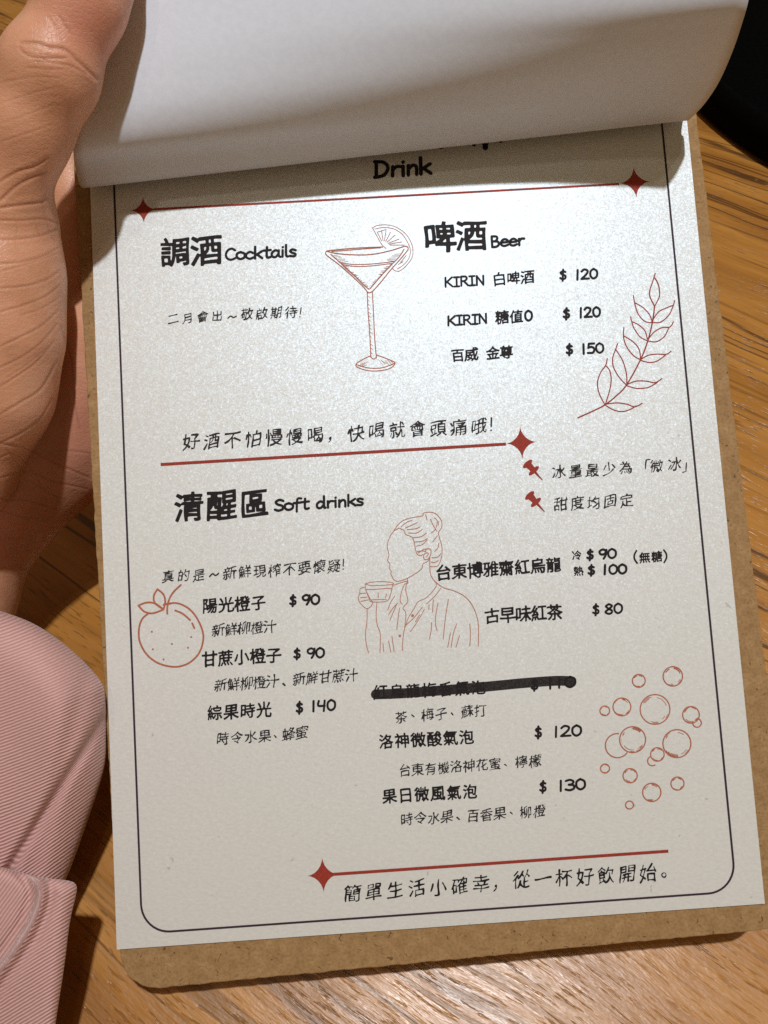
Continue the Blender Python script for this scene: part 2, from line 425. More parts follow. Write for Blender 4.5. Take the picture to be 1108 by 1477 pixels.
# ---- single-stroke rounded Latin letters (baseline 0, capitals 1)
LT = {
'C': (.68, [[(.62,.84),(.42,1),(.18,.88),(.05,.52),(.12,.15),(.36,.0),(.64,.13)]]),
'o': (.57, [[(.28,.62),(.07,.5),(.05,.2),(.25,.0),(.5,.12),(.52,.45),(.28,.62)]]),
'c': (.53, [[(.48,.5),(.3,.62),(.08,.45),(.07,.15),(.28,0),(.5,.1)]]),
'k': (.56, [[(.08,1.05),(.08,0)],[(.5,.62),(.1,.28)],[(.2,.36),(.52,0)]]),
't': (.50, [[(.24,.95),(.24,.15),(.34,0),(.48,.05)],[(.02,.65),(.48,.68)]]),
'a': (.62, [[(.5,.5),(.3,.62),(.08,.4),(.1,.08),(.3,.02),(.48,.3),(.5,.6)],[(.5,.6),(.5,.15),(.6,0)]]),
'i': (.24, [[(.11,.6),(.11,0)],[(.11,.86),(.13,.88)]]),
'l': (.27, [[(.1,1.05),(.1,.12),(.22,0)]]),
's': (.48, [[(.42,.54),(.22,.63),(.08,.5),(.2,.34),(.4,.22),(.34,.02),(.06,.05)]]),
'B': (.64, [[(.1,1),(.1,0)],[(.1,1),(.4,.96),(.46,.75),(.33,.55),(.12,.53)],[(.12,.53),(.48,.47),(.54,.18),(.35,0),(.1,0)]]),
'e': (.58, [[(.08,.34),(.5,.37),(.42,.58),(.22,.62),(.06,.4),(.08,.12),(.28,0),(.52,.1)]]),
'r': (.46, [[(.1,.6),(.1,0)],[(.1,.35),(.25,.58),(.44,.58)]]),
'S': (.60, [[(.54,.88),(.3,1),(.08,.82),(.2,.58),(.48,.42),(.5,.12),(.25,0),(.03,.12)]]),
'f': (.46, [[(.48,1.0),(.3,1.02),(.22,.8),(.2,-.2)],[(.02,.6),(.45,.63)]]),
'd': (.64, [[(.46,.5),(.28,.62),(.07,.4),(.1,.06),(.3,.02),(.48,.3)],[(.5,1.08),(.5,.12),(.58,0)]]),
'n': (.58, [[(.1,.6),(.1,0)],[(.1,.35),(.28,.6),(.45,.5),(.47,0)]]),
'D': (.74, [[(.12,1),(.12,0)],[(.05,1),(.45,.92),(.64,.55),(.45,.1),(.05,0)]]),
'K': (.70, [[(.1,1),(.1,0)],[(.6,1),(.12,.42)],[(.22,.52),(.64,0)]]),
'I': (.52, [[(.26,1),(.26,0)],[(.06,1),(.46,1)],[(.06,0),(.46,0)]]),
'R': (.68, [[(.1,1),(.1,0)],[(.1,1),(.45,.97),(.52,.72),(.36,.52),(.12,.5)],[(.3,.5),(.62,0)]]),
'N': (.74, [[(.1,0),(.1,1)],[(.1,1),(.6,0)],[(.6,0),(.6,1)]]),
'$': (.62, [[(.5,.80),(.28,.90),(.08,.74),(.25,.54),(.5,.4),(.48,.15),(.25,.08),(.04,.2)],[(.3,1.06),(.26,-.1)]]),
'0': (.64, [[(.3,1),(.08,.75),(.08,.25),(.3,0),(.54,.25),(.54,.75),(.3,1)]]),
'1': (.46, [[(.22,1),(.2,0)]]),
'2': (.66, [[(.06,.8),(.25,1),(.5,.85),(.42,.5),(.05,.03)],[(.05,.03),(.6,.03)]]),
'3': (.62, [[(.05,.92),(.3,1),(.5,.82),(.4,.58),(.22,.54)],[(.22,.54),(.5,.45),(.52,.15),(.28,0),(.03,.1)]]),
'4': (.64, [[(.1,1),(.07,.55),(.5,.5)],[(.5,1),(.44,0)]]),
'5': (.62, [[(.52,1),(.14,1)],[(.14,1),(.1,.58)],[(.1,.58),(.35,.66),(.54,.4),(.4,.05),(.05,.05)]]),
'8': (.62, [[(.3,1),(.1,.8),(.25,.55),(.5,.3),(.45,.05),(.25,0),(.07,.2),(.3,.5),(.5,.8),(.3,1)]]),
'9': (.62, [[(.5,.85),(.3,1),(.08,.8),(.15,.5),(.38,.48),(.52,.75)],[(.53,.95),(.5,.4),(.36,0)]]),
'!': (.30, [[(.16,1.),(.12,.36)],[(.1,.05),(.11,.07)]]),
'(': (.36, [[(.3,1.1),(.1,.7),(.1,.3),(.3,-.1)]]),
')': (.36, [[(.06,1.1),(.26,.7),(.26,.3),(.06,-.1)]]),
' ': (.42, []),
}
def latin(ink, text, px0, py0, px1, py1, cap_px, wd_px, jit=.02):
    """text from baseline start pixel to baseline end pixel, on the sheet's plane"""
    a = np.array(UV(px0, py0)); b = np.array(UV(px1, py1)); e = b-a; L = np.linalg.norm(e); e = e/L; nrm = np.array((-e[1], e[0]))
    s1 = np.linalg.norm(np.array(UV(px0, py0-20))-a)/20
    H = cap_px*1.06*s1; tot = sum(LT[c][0] for c in text); kx = L/tot; x = 0
    for c in text:
        wdt, st = LT[c]; dy = rng.uniform(-jit, jit)*H; sl = .06+rng.uniform(-.03, .03)
        for P in st:
            Q = [a+e*(x+p[0]*kx+p[1]*H*sl)+nrm*(p[1]*H+dy) for p in P]
            straight = c in 'KN' or len(Q) == 2
            ink.stroke(Q, wd_px*1.32*s1*rng.uniform(.94, 1.06), smooth=not straight)
        x += wdt*kx

# ---- Chinese characters: outlines of the built-in font, reworked to a brush or pen hand
dg = bpy.context.evaluated_depsgraph_get()
_glyph = {}
def glyph(ch):
    if ch in _glyph: return _glyph[ch]
    cu = bpy.data.curves.new('glyph', 'FONT'); cu.body = ch; cu.size = 1; cu.resolution_u = 4
    ob = bpy.data.objects.new('glyph', cu); C.objects.link(ob)
    bpy.context.view_layer.update()
    cc = ob.to_curve(bpy.context.evaluated_depsgraph_get())
    polys = []
    for sp in cc.splines:
        if sp.type == 'BEZIER':
            bp = sp.bezier_points; n = len(bp); P = []
            for i in range(n):
                a, b = bp[i], bp[(i+1) % n]
                p0, p1_, p2_, p3 = (np.array(v[:2]) for v in (a.co, a.handle_right, b.handle_left, b.co))
                for t in np.linspace(0, 1, 7)[:-1]:
                    P.append((1-t)**3*p0+3*(1-t)**2*t*p1_+3*(1-t)*t*t*p2_+t**3*p3)
        else: P = [np.array(p.co[:2]) for p in sp.points]
        if len(P) > 2: polys.append(np.array(P))
    ob.to_curve_clear(); bpy.data.objects.remove(ob); bpy.data.curves.remove(cu)
    _glyph[ch] = polys
    return polys
GN, GE = 76, .64
_field = {}
GB = None
def glyph_field(ch):
    """signed distance of a character on a grid over its em square (negative inside)"""
    global GB
    if ch in _field: return _field[ch]
    if GB is None:
        q = np.vstack(glyph('國')); GB = ((q.min(0)+q.max(0))/2, (q.max(0)-q.min(0)).max()/.94)
    ax = np.linspace(-GE, GE, GN); A, B = np.meshgrid(ax, ax, indexing='ij'); px = A.ravel().astype(np.float32); py = B.ravel().astype(np.float32)
    d = np.full(px.shape, 9., np.float32); sg = np.zeros(px.shape, bool)
    for P in glyph(ch):
        P = ((P-GB[0])/GB[1]).astype(np.float32); Q = np.roll(P, -1, 0)
        for (ax0, ay0), (bx0, by0) in zip(P, Q):
            ex, ey = bx0-ax0, by0-ay0; L2 = ex*ex+ey*ey
            if L2 < 1e-12: continue
            wx, wy = px-ax0, py-ay0; t = np.clip((wx*ex+wy*ey)/L2, 0, 1); np.minimum(d, (wx-t*ex)**2+(wy-t*ey)**2, out=d)
            if ay0 != by0: sg ^= ((ay0 > py) != (by0 > py)) & (px < ex*(py-ay0)/ey+ax0)
    d = np.sqrt(d); d = np.where(sg, -d, d).reshape(GN, GN)
    _field[ch] = d; return d
def blur(f, n):
    for _ in range(n):
        f = np.pad(f, 1, mode='edge'); f = (f[:-2, 1:-1]+2*f[1:-1, 1:-1]+f[2:, 1:-1])/4
        f = np.pad(f, 1, mode='edge'); f = (f[1:-1, :-2]+2*f[1:-1, 1:-1]+f[1:-1, 2:])/4
    return f
def hand_glyph(ch, bold, var, slant, rise, soft):
    """filled cells of one character, reworked to an uneven hand: (points, faces)"""
    ax = np.linspace(-GE, GE, GN); A, B = np.meshgrid(ax, ax, indexing='ij')
    ph = [rng.uniform(0, 6.28) for _ in range(6)]
    thick = bold+var*(np.sin(7*A+4*B+ph[4])*.6+np.sin(11*B-6*A+ph[5])*.6)
    f = blur(glyph_field(ch), soft)-thick
    ins = f < 0; pts, faces, vid = [], [], {}
    def vert(key, p):
        if key not in vid: vid[key] = len(pts); pts.append(p)
        return vid[key]
    any_ = ins[:-1, :-1] | ins[1:, :-1] | ins[:-1, 1:] | ins[1:, 1:]
    for i, j in np.argwhere(any_):
        cs_ = ((i, j), (i+1, j), (i+1, j+1), (i, j+1)); poly = []
        for k in range(4):
            c0, c1 = cs_[k], cs_[(k+1) % 4]; f0, f1 = f[c0], f[c1]
            if f0 < 0: poly.append(vert(c0, (ax[c0[0]], ax[c0[1]])))
            if (f0 < 0) != (f1 < 0):
                t = f0/(f0-f1); key = (min(c0, c1), max(c0, c1))
                poly.append(vert(key, (ax[c0[0]]*(1-t)+ax[c1[0]]*t, ax[c0[1]]*(1-t)+ax[c1[1]]*t)))
        if len(poly) > 2: faces.append(poly)
    if not pts: return np.zeros((0, 2)), []
    P = np.array(pts); x, y = P[:, 0], P[:, 1]; am = .013 if bold > .02 else .024
    x2 = x+slant*y+am*np.sin(5*y+ph[0])+am*.6*np.sin(9*x+ph[1])
    y2 = y+rise*x+am*np.sin(5*x+ph[2])+am*.6*np.sin(8*y+ph[3])
    return np.stack((x2, y2), 1), faces
STY = {   # bold, width variation, slant, rise, softness
 'heavy': (.024, .006, .03, .02, 1),
 'bold': (.023, .005, .03, .03, 2),
 'pen': (.009, .015, .10, .10, 1),
 'brush': (.006, .016, .10, .09, 1),
}
def cjk(name, parts, mat, style, latin_parts=(), label=None):
    """parts: (text, cx0, cy0, cx1, cy1, size px): pixel centres of the first and the last character"""
    bold, var, slant, rise, soft = STY[style]
    ink = Ink()
    for text, x0, y0, x1, y1, size in parts:
        a = np.array(UV(x0, y0)); b = np.array(UV(x1, y1)); n = len(text)
        e = b-a
        ex = np.array(UV(x0+50, y0-3.3))-a
        ex /= np.linalg.norm(ex)
        en = np.array((-ex[1], ex[0]))
        s1 = np.linalg.norm(np.array(UV(x0, y0-20))-a)/20
        for i, ch in enumerate(text):
            c = a+e*(i/max(1, n-1)); sz = size*s1*.94*rng.uniform(.96, 1.04); z = lift()
            if style in ('pen', 'brush'): c = c+en*rng.uniform(-.04, .04)*sz
            P, fs = hand_glyph(ch, bold, var, slant+rng.uniform(-.02, .02), rise+rng.uniform(-.02, .02), soft)
            b0 = len(ink.V); Q = c+P[:, :1]*ex*sz+P[:, 1:]*en*sz
            ink.V += [(float(q[0]), float(q[1]), z) for q in Q]
            ink.F += [tuple(b0+k for k in q) for q in fs]
    for lp in latin_parts: latin(ink, *lp)
    return ink.build(name, mat, label)

# headings
cjk('heading', [('調酒', 253, 364.5, 298, 362, 45)], INK, 'heavy', [('Cocktails', 325, 375, 428, 369.5, 15, 2.7)])
cjk('heading', [('啤酒', 634.5, 343, 680, 340.5, 45)], INK, 'heavy', [('Beer', 708, 356.5, 757, 353, 14.5, 2.7)])
cjk('heading', [('清醒區', 273, 732, 367, 727, 45)], INK, 'heavy', [('Soft', 396, 737, 446, 733.5, 14.5, 2.7), ('drinks', 456, 733, 525, 728.5, 14.5, 2.7)])
hd = Ink(); latin(hd, 'Drink', 539, 256, 623, 250.5, 21, 3.8)
# feet of the hidden title line above the word Drink
for P, wdp in (([(541, 190), (542, 217)], 5), ([(629, 206), (636, 212.5), (643, 206)], 6), ([(676, 196), (684, 208.5)], 6),
               ([(701, 160), (701, 185), (700, 213)], 8.5), ([(712, 192), (722, 203.5)], 6)):
    hd.stroke([UV(*p) for p in P], wdp*.165)
hd.build('heading', INK)
# items with prices
def item(text_parts, price, style='bold', mat=None, extra=()):
    cjk('item_name', text_parts, mat or INK, style, extra)
    if price:
        ink = Ink()
        for p in price: latin(ink, *p)
        ink.build('price', INK)
def pr(num, xd, yd, xa, ya, xb, yb, cap=13, wd=2.5):
    """price: dollar sign centred on xd, digits from xa to xb (centre heights)"""
    return [('$', xd-5, yd+cap*.5, xd+5, yd+cap*.5-.5, cap, wd), (num, xa, ya+cap*.5, xb, yb+cap*.5, cap, wd)]
item([('白啤酒', 720.5, 403, 761, 400, 20)], pr('120', 812.5, 397.5, 829, 397, 863, 395), extra=[('KIRIN', 641, 414, 700, 410.5, 12.5, 2.2)])
item([('糖值', 724.5, 458, 745, 457, 20)], pr('120', 817.5, 453, 834, 452, 867, 450), extra=[('KIRIN', 645, 469.5, 704, 466, 12.5, 2.2), ('0', 757, 463, 769, 462, 13.5, 2.5)])
item([('百威', 660.5, 513, 680, 511.5, 20), ('金尊', 711, 509.5, 730.5, 508, 20)], pr('150', 822, 504.5, 838, 504, 872, 502))
item([('陽光橙子', 303, 874, 373, 870, 23)], pr('90', 423, 866.5, 435, 865.5, 462, 864.5))
item([('甘蔗小橙子', 302.5, 951, 395, 945.5, 23)], pr('90', 429, 943.5, 442, 942.5, 469, 941.5))
item([('綜果時光', 310, 1028.5, 381, 1024, 23)], pr('140', 432.5, 1021, 448, 1019.5, 485, 1017, 14))
item([('台東博雅齋紅烏龍', 640, 826, 798.5, 815, 23.5)], None)
cjk('price', [('冷', 832, 801, 832, 801, 15)], INK, 'bold', pr('90', 851.5, 800.5, 863, 799.5, 890, 798.5, 12.5))
cjk('price', [('熱', 834.5, 824, 834.5, 824, 15)], INK, 'bold', pr('100', 853.5, 823, 868, 822, 905, 820.5, 12.5))
cjk('note', [('無糖', 930, 804.5, 947.5, 803, 16)], INK, 'bold', [('(', 914, 811, 920, 810.5, 14, 1.9), (')', 957, 809.5, 963, 809, 14, 1.9)])
item([('古早味紅茶', 710, 888.5, 800, 883.5, 24)], pr('80', 860, 880, 872, 879, 899, 877.5))
mk = Ink()
mk.stroke([UV(*p) for p in ((542, 1001.5), (580, 1000), (640, 995.5), (700, 990.5), (752, 985.5), (800, 982), (824, 982.5))], 14*.163)
mk.build('marker_stroke', MARKER, 'thick black marker line crossing out one item')
level[0] += 1
item([('紅烏龍梅香氣泡', 549, 999, 690, 992, 22)], pr('110', 771.5, 988, 788, 986.5, 832, 983, 14))
item([('洛神微酸氣泡', 557, 1070, 673, 1063.5, 22.5)], pr('120', 777, 1057, 797, 1056, 840, 1053.5, 14))
item([('果日微風氣泡', 562, 1148.5, 678, 1142, 22.5)], pr('130', 783.5, 1135, 804, 1134, 846, 1131, 14))
# pen notes
cjk('note', [('二月會出', 250, 460.5, 313.5, 456.5, 16.5), ('敬啟期待', 356.5, 453.5, 420, 451, 18)], PEN, 'pen', [('!', 431, 458, 436, 458, 13, 1.3)])
til = Ink()
til.stroke([UV(*p) for p in ((329, 459), (333, 456), (337, 458), (341, 456))], .30)
til.build('note', PEN)
til = Ink()
til.stroke([UV(*p) for p in ((302.5, 831.5), (307, 827.5), (311, 830), (315.5, 827))], .34)
til.build('note', PEN)
cjk('slogan', [('好酒不怕慢慢喝', 276, 638.5, 455, 628.5, 25), ('，', 483, 626, 483, 626, 25), ('快喝就會頭痛哦', 514, 624.5, 691, 615, 25)], PEN, 'pen', [('!', 706, 622, 713, 621.5, 18, 1.7)])
cjk('note', [('冰量最少為', 806, 682, 903, 675, 20), ('「', 928, 674, 928, 674, 20), ('微冰', 947, 672, 973, 669.5, 20), ('」', 994, 671, 994, 671, 20)], PEN, 'pen')
cjk('note', [('甜度均固定', 809, 728, 904, 722, 20.5)], PEN, 'pen')
cjk('note', [('真的是', 243, 832, 287, 829.5, 19), ('新鮮現榨不要懷疑', 332, 826.5, 482, 816.5, 20)], PEN, 'pen', [('!', 493, 822, 499, 821.5, 14, 1.4)])
cjk('note', [('新鮮柳橙汁', 315, 909, 389.5, 904.5, 19.5)], PEN, 'pen')
cjk('note', [('新鮮柳橙汁', 318.5, 988, 393, 983, 19.5), ('、', 415, 981, 415, 981, 18), ('新鮮甘蔗汁', 431.5, 979.5, 507.5, 974, 19.5)], PEN, 'pen')
cjk('note', [('時令水果', 321.5, 1065.5, 382, 1062, 19.5), ('、', 402, 1056, 402, 1056, 18), ('蜂蜜', 416.5, 1059, 435.5, 1057, 19.5)], PEN, 'pen')
cjk('note', [('茶', 578.5, 1034.5, 578.5, 1034.5, 19), ('、', 601, 1027, 601, 1027, 18), ('梅子', 617, 1031, 636.5, 1029.5, 19.5), ('、', 658, 1024, 658, 1024, 18), ('蘇打', 674, 1027, 693, 1026, 19.5)], PEN, 'pen')
cjk('note', [('台東有機洛神花蜜', 584, 1111, 714, 1102.5, 19), ('、', 735, 1098, 735, 1098, 18), ('檸檬', 752, 1099, 772, 1097.5, 19.5)], PEN, 'pen')
cjk('note', [('時令水果', 587, 1182, 645, 1178.5, 19.5), ('、', 666, 1174, 666, 1174, 18), ('百香果', 682.5, 1177, 721, 1173.5, 19.5), ('、', 743, 1167, 743, 1167, 18), ('柳橙', 758.5, 1171.5, 778, 1169.5, 19.5)], PEN, 'pen')
cjk('slogan', [('簡單生活小確幸', 508.5, 1288.5, 694, 1275, 27), ('，', 722, 1272, 722, 1272, 26), ('從一杯好飲開始', 752.5, 1270, 935, 1259.5, 27), ('。', 965, 1254, 965, 1254, 24)], INK, 'brush')

# rules, stars, border
def star(px, py, r):
    k = Ink(); c = np.array(UV(px, py)); P = []
    ex = np.array(UV(px+r, py-.06*r))-c; ey = np.array(UV(px+.07*r, py-r))-c; ey = np.array((-ex[1], ex[0]))*1.08
    for q in range(4):
        a0 = q*math.pi/2
        for t in np.linspace(0, 1, 9)[:-1]:
            # superellipse-like concave side
            ca, sa = math.cos(t*math.pi/2), math.sin(t*math.pi/2)
            x, y = ca**3.4, sa**3.4
            X = x*math.cos(a0)-y*math.sin(a0); Y = x*math.sin(a0)+y*math.cos(a0)
            P.append(c+ex*X+ey*Y)
    k.poly(P); k.build('star', RED)
star(207, 303, 18.5); star(916, 263, 21.5); star(752, 638.5, 22); star(466, 1262, 23)
for a, b, wd in (((222, 302), (893, 265.5), 3.0), ((232, 670), (730, 640.5), 4.4), ((480, 1261), (964, 1227.5), 4.2)):
    k = Ink(); k.stroke([UV(*a), UV(*b)], wd*.163, cap=False); k.build('rule_line', RED)
bl_, br_ = UV(205, 1310), UV(1055.5, 1220)
uL, uR, vB = UV(191.5, 980)[0], br_[0], UV(640, 1315.5)[1]; vT, rr_ = 205.0, 6.4
P = []
for cx, cy, a0 in ((uR-rr_, vT-rr_, 0), (uL+rr_, vT-rr_, 90), (uL+rr_, vB+rr_, 180), (uR-rr_, vB+rr_, 270)):
    for t in range(11):
        a = math.radians(a0+9*t); P.append((cx+rr_*math.cos(a), cy+rr_*math.sin(a)))
k = Ink(); k.stroke(P, .46, closed=True, smooth=False); k.build('border_line', BORDER)

# drawings: pixel coordinates of enlarged photograph regions (ox, oy, scale)
def draw(name, mat, ox, oy, s, lines, wd_px, label=None, closed=False, dots=(), taper=.0):
    k = Ink()
    for L in lines: k.stroke([UV(ox+x/s, oy+y/s) for x, y in L], wd_px*.163, closed, taper=taper)
    for x, y, r in dots: k.disc(UV(ox+x/s, oy+y/s), r/s*.163)
    return k, (lambda: k.build(name, mat, label))
cocktail = [
 [(185,335),(200,320),(300,308),(450,295),(600,288),(690,285)], [(185,335),(195,360),(300,440),(420,545),(520,640),(562,690),(600,680)],
 [(200,325),(300,345),(450,355),(600,350),(750,320),(850,290),(890,278),(915,290),(915,310)], [(915,310),(850,390),(760,490),(680,590),(600,680)],
 [(230,350),(320,430),(430,530),(520,620),(570,660)], [(880,305),(830,380),(750,460),(660,560),(578,655)],
 [(310,425),(430,440),(560,438),(700,425),(800,412)], [(330,440),(450,458),(600,452),(780,430)],
 [(553,690),(560,850),(575,1050),(585,1260)], [(600,690),(610,900),(620,1100),(635,1270)], [(585,1262),(610,1280),(635,1262)],
 [(585,1250),(520,1280),(455,1325),(470,1355),(560,1382),(650,1385),(750,1365),(800,1320),(760,1290),(640,1245)],
 [(460,1330),(560,1358),(680,1358),(800,1318)], [(240,325),(450,308),(670,292)]]
slice_ = [[(600,115),(640,95),(720,88),(800,105),(880,155),(930,220),(958,300),(950,380),(900,450),(840,498),(800,495),(780,480)],
 [(625,125),(700,112),(790,125),(860,170),(910,240),(935,310),(925,380),(880,440),(820,480)], [(600,115),(640,190),(680,260),(720,298)],
 [(650,150),(720,130)], [(830,440),(870,415)], [(850,420),(900,360)]]
for tx, ty in ((640,150),(680,140),(720,140),(760,155),(800,180),(835,215),(860,240),(880,268)):
    slice_.append([(700+(tx-700)*.3, 268+(ty-268)*.3), (tx, ty)])
hatch = []
for t in np.linspace(.02, .95, 28):
    x = 320+(560-320)*t; y = 450+(650-450)*t; hatch.append([(x, y), (x+rng.uniform(14, 60)*(1-.6*t), y-rng.uniform(0, 10))])
    x = 780-(780-590)*t; y = 440+(640-440)*t; hatch.append([(x, y), (x-rng.uniform(14, 60)*(1-.6*t), y-rng.uniform(0, 10))])
for t in np.linspace(0, 1, 6):
    hatch.append([(245+70*t, 360+62*t), (290+70*t+rng.uniform(0, 30), 358+55*t)]); hatch.append([(850-60*t, 345+65*t), (800-60*t-rng.uniform(0, 30), 350+55*t)])
    hatch.append([(460+rng.uniform(0, 90), 1340+10*t), (500+60*t, 1300+rng.uniform(0, 40))]); hatch.append([(650+100*t, 1280+rng.uniform(0, 20)), (690+100*t, 1320+rng.uniform(0, 15))])
for t in np.linspace(0, 1, 16):
    hatch.append([(560+24*t, 720+530*t), (566+26*t+rng.uniform(0, 20), 735+535*t)])
k, fin = draw('cocktail_drawing', TERRA, 440, 310, 6.1556, cocktail, 1.5, 'line drawing of a cocktail glass with an orange slice')
for L in slice_: k.stroke([UV(440+x/6.1556, 310+y/6.1556) for x, y in L], .17)
for L in hatch: k.stroke([UV(440+x/6.1556, 310+y/6.1556) for x, y in L], .075, cap=False)
fin()
branch = [
 [(765,380),(725,300),(722,240),(745,170),(770,90)], [(765,380),(805,300),(808,240),(795,180),(768,130)],
 [(745,525),(680,515),(620,450),(590,360),(577,285)], [(745,525),(720,455),(660,390),(595,352)],
 [(745,525),(820,520),(890,460),(925,390),(943,330)], [(750,500),(800,430),(870,395),(928,372)],
 [(705,688),(640,655),(585,580),(560,510),(553,475)], [(700,670),(680,600),(630,550),(568,518)],
 [(705,688),(780,695),(850,650),(890,575)], [(710,670),(760,610),(830,570),(890,568),(915,550),(932,518)],
 [(640,855),(580,820),(520,745),(490,660),(492,570)], [(640,855),(630,770),(580,700),(495,645)],
 [(640,860),(720,880),(790,865),(860,815)], [(645,850),(710,815),(790,805),(865,808),(910,780)],
 [(515,1080),(450,1010),(400,920),(393,840),(420,760),(437,712)], [(518,1070),(515,980),(480,860),(420,765)],
 [(515,1085),(610,1110),(710,1100),(790,1055)], [(520,1075),(600,1045),(690,1045),(770,1058),(830,1022)],
 [(325,1255),(275,1160),(258,1060),(285,970),(330,905),(345,845)], [(328,1250),(365,1130),(380,1030),(365,950),(332,908)],
 [(330,1260),(400,1300),(470,1315),(540,1300),(600,1265)], [(330,1250),(430,1238),(520,1250),(580,1272),(620,1262),(655,1240)]]
k, fin = draw('branch_drawing', RED, 820, 380, 6.1556, branch, 1.7, 'line drawing of a leafy branch')
k.stroke([UV(820+x/6.1556, 380+y/6.1556) for x, y in ((85,1370),(230,1305),(325,1255),(420,1180),(515,1080),(640,855),(705,685),(745,525),(765,380))], .34)
fin()
orange = [[(160,265),(210,260),(260,280),(300,320),(330,380),(337,430),(320,490),(280,535),(230,557),(180,558),(120,540),(70,500),(38,440),(35,380),(50,335),(80,308)],
 [(32,272),(70,258),(110,262),(150,290)], [(32,272),(60,300),(100,308),(150,290)], [(122,195),(105,225),(110,260),(150,290)],
 [(122,195),(150,220),(158,255),(150,290)], [(232,175),(200,205),(178,240),(168,280),(168,310)], [(150,268),(185,262)],
 [(205,295),(240,310),(275,340)], [(285,355),(295,378)]]
draw('orange_drawing', TERRA, 190, 790, 3.2588, orange, 2.6, 'line drawing of a whole orange with leaves', dots=[(95,395,4.5),(100,477,4.5),(190,452,4.5),(280,420,4.5),(265,470,4.5),(150,525,4.5)])[1]()
woman = [
 [(380,160),(340,185),(310,235),(295,290),(308,355),(298,395),(315,420),(312,450),(325,475),(322,490),(345,535),(380,545),(440,525),(500,490),(545,455),(555,420),(590,400),(605,375)],
 [(340,185),(370,140),(410,105),(470,85),(550,70),(560,50),(620,45),(660,65),(690,110),(690,155),(668,190),(675,230),(692,290),(692,360),(670,425),(640,440),(605,438)],
 [(380,160),(415,175),(430,205),(475,225),(490,260),(500,310),(515,350),(540,360),(555,350)],
 [(395,150),(440,115),(475,105)],[(425,160),(470,140),(515,118)],[(440,170),(500,165),(535,150)],[(450,195),(510,195),(550,168)],[(480,230),(540,222),(580,195)],
 [(495,260),(550,255),(585,235)],[(505,290),(550,280),(585,245)],[(520,340),(560,315),(590,310)],[(515,330),(550,325),(575,330)],
 [(610,95),(625,130),(655,180)],[(640,85),(660,110),(650,155)],[(670,110),(665,140)],[(575,60),(585,100)],[(625,260),(660,215)],[(640,330),(665,300),(668,270)],
 [(620,375),(660,370),(685,345)],[(615,405),(640,410),(665,395)],[(615,195),(645,170)],
 [(570,330),(590,308),(612,320),(610,355),(590,385),(565,385),(560,360),(575,340),(595,345),(580,370)],
 [(605,375),(605,440),(612,500),(640,545),(655,560)], [(640,545),(700,590),(780,615),(850,650),(900,700),(940,780),(958,870),(957,1015)],
 [(655,560),(640,600),(580,665),(520,695),(490,745),(450,810),(425,880)], [(685,595),(640,655),(580,710)], [(550,735),(490,810),(430,865)], [(565,750),(520,830),(465,910)],
 [(440,525),(445,560),(420,570),(395,640),(390,690),(405,712)], [(440,550),(430,610),(445,690),(410,740),(430,775),(425,860),(410,960),(405,1050)], [(340,575),(390,558),(440,545)],
 [(135,565),(180,553),(260,548),(330,555),(335,568),(260,575),(180,577),(135,565)], [(135,565),(140,610),(165,670),(185,695),(290,690),(320,640),(335,568)],
 [(140,605),(200,605),(290,598),(330,600)], [(185,680),(290,678)], [(230,630),(230,665)], [(290,640),(283,665)],
 [(130,590),(100,600),(95,640),(85,665),(100,705),(150,745),(190,705),(170,670),(150,630)], [(100,635),(140,632)], [(100,665),(150,660)], [(105,692),(160,680)],
 [(150,745),(148,840),(137,930),(145,1010),(160,1065)], [(220,705),(215,800),(225,870),(245,930),(243,1065)],
 [(350,655),(320,700),(300,755)],[(370,705),(330,750),(305,790)],[(365,710),(315,830)],[(385,740),(375,810),(365,895)],[(265,1000),(270,1055)],[(305,980),(322,1060)],[(330,945),(345,1055)],
 [(630,680),(625,770)],[(600,715),(597,750)],[(665,705),(650,780),(645,850),(658,905)],[(740,675),(720,800),(702,965)],[(618,845),(615,900),(602,965)],
 [(800,855),(775,930),(760,1025)],[(755,920),(745,970),(735,1025)],[(820,940),(795,1025)],[(895,855),(900,930),(895,1015)],[(530,790),(500,840)]]
draw('woman_drawing', TERRA_THIN, 500, 730, 5.036, woman, 1.15, 'thin line drawing of a woman drinking from a cup', dots=[(480,795,11),(387,942,10)])[1]()
k = Ink(); S, OX, OY = 6.1556, 850, 940
def arc(cx, cy, r, a0, a1, wd):
    n = max(4, int(abs(a1-a0)/9)); k.stroke([UV(OX+(cx+r*math.cos(math.radians(a0+(a1-a0)*i/n)))/S, OY+(cy+r*math.sin(math.radians(a0+(a1-a0)*i/n)))/S) for i in range(n+1)], wd*.163, smooth=False, cap=False)
for cx, cy, r, a0, a1 in ((440,258,57,0,360),(742,218,86,0,360),(138,525,43,0,360),(290,490,79,0,360),(584,512,132,0,360),(903,560,74,0,360),(957,632,38,-70,205),
        (250,833,107,35,278),(385,780,115,0,360),(778,815,124,0,360),(605,912,60,0,360),(560,970,42,50,245),(140,1037,40,0,360),(363,1100,63,0,360),(783,1170,58,0,360),(555,1248,81,0,360),(357,1360,35,0,360)):
    arc(cx, cy, r, a0, a1, 1.7)
    if a1-a0 == 360:
        for a, b in ((200, 250), (265, 330), (20, 60), (75, 140)):
            for q in (.92, .86, .80):
                if rng.random() < .75 and r > 36:
                    c0 = a+rng.uniform(0, 15); arc(cx, cy, r*q, c0, c0+rng.uniform(15, b-a), .8)
k.build('bubble_drawing', TERRA, 'line drawing of many soda bubbles')
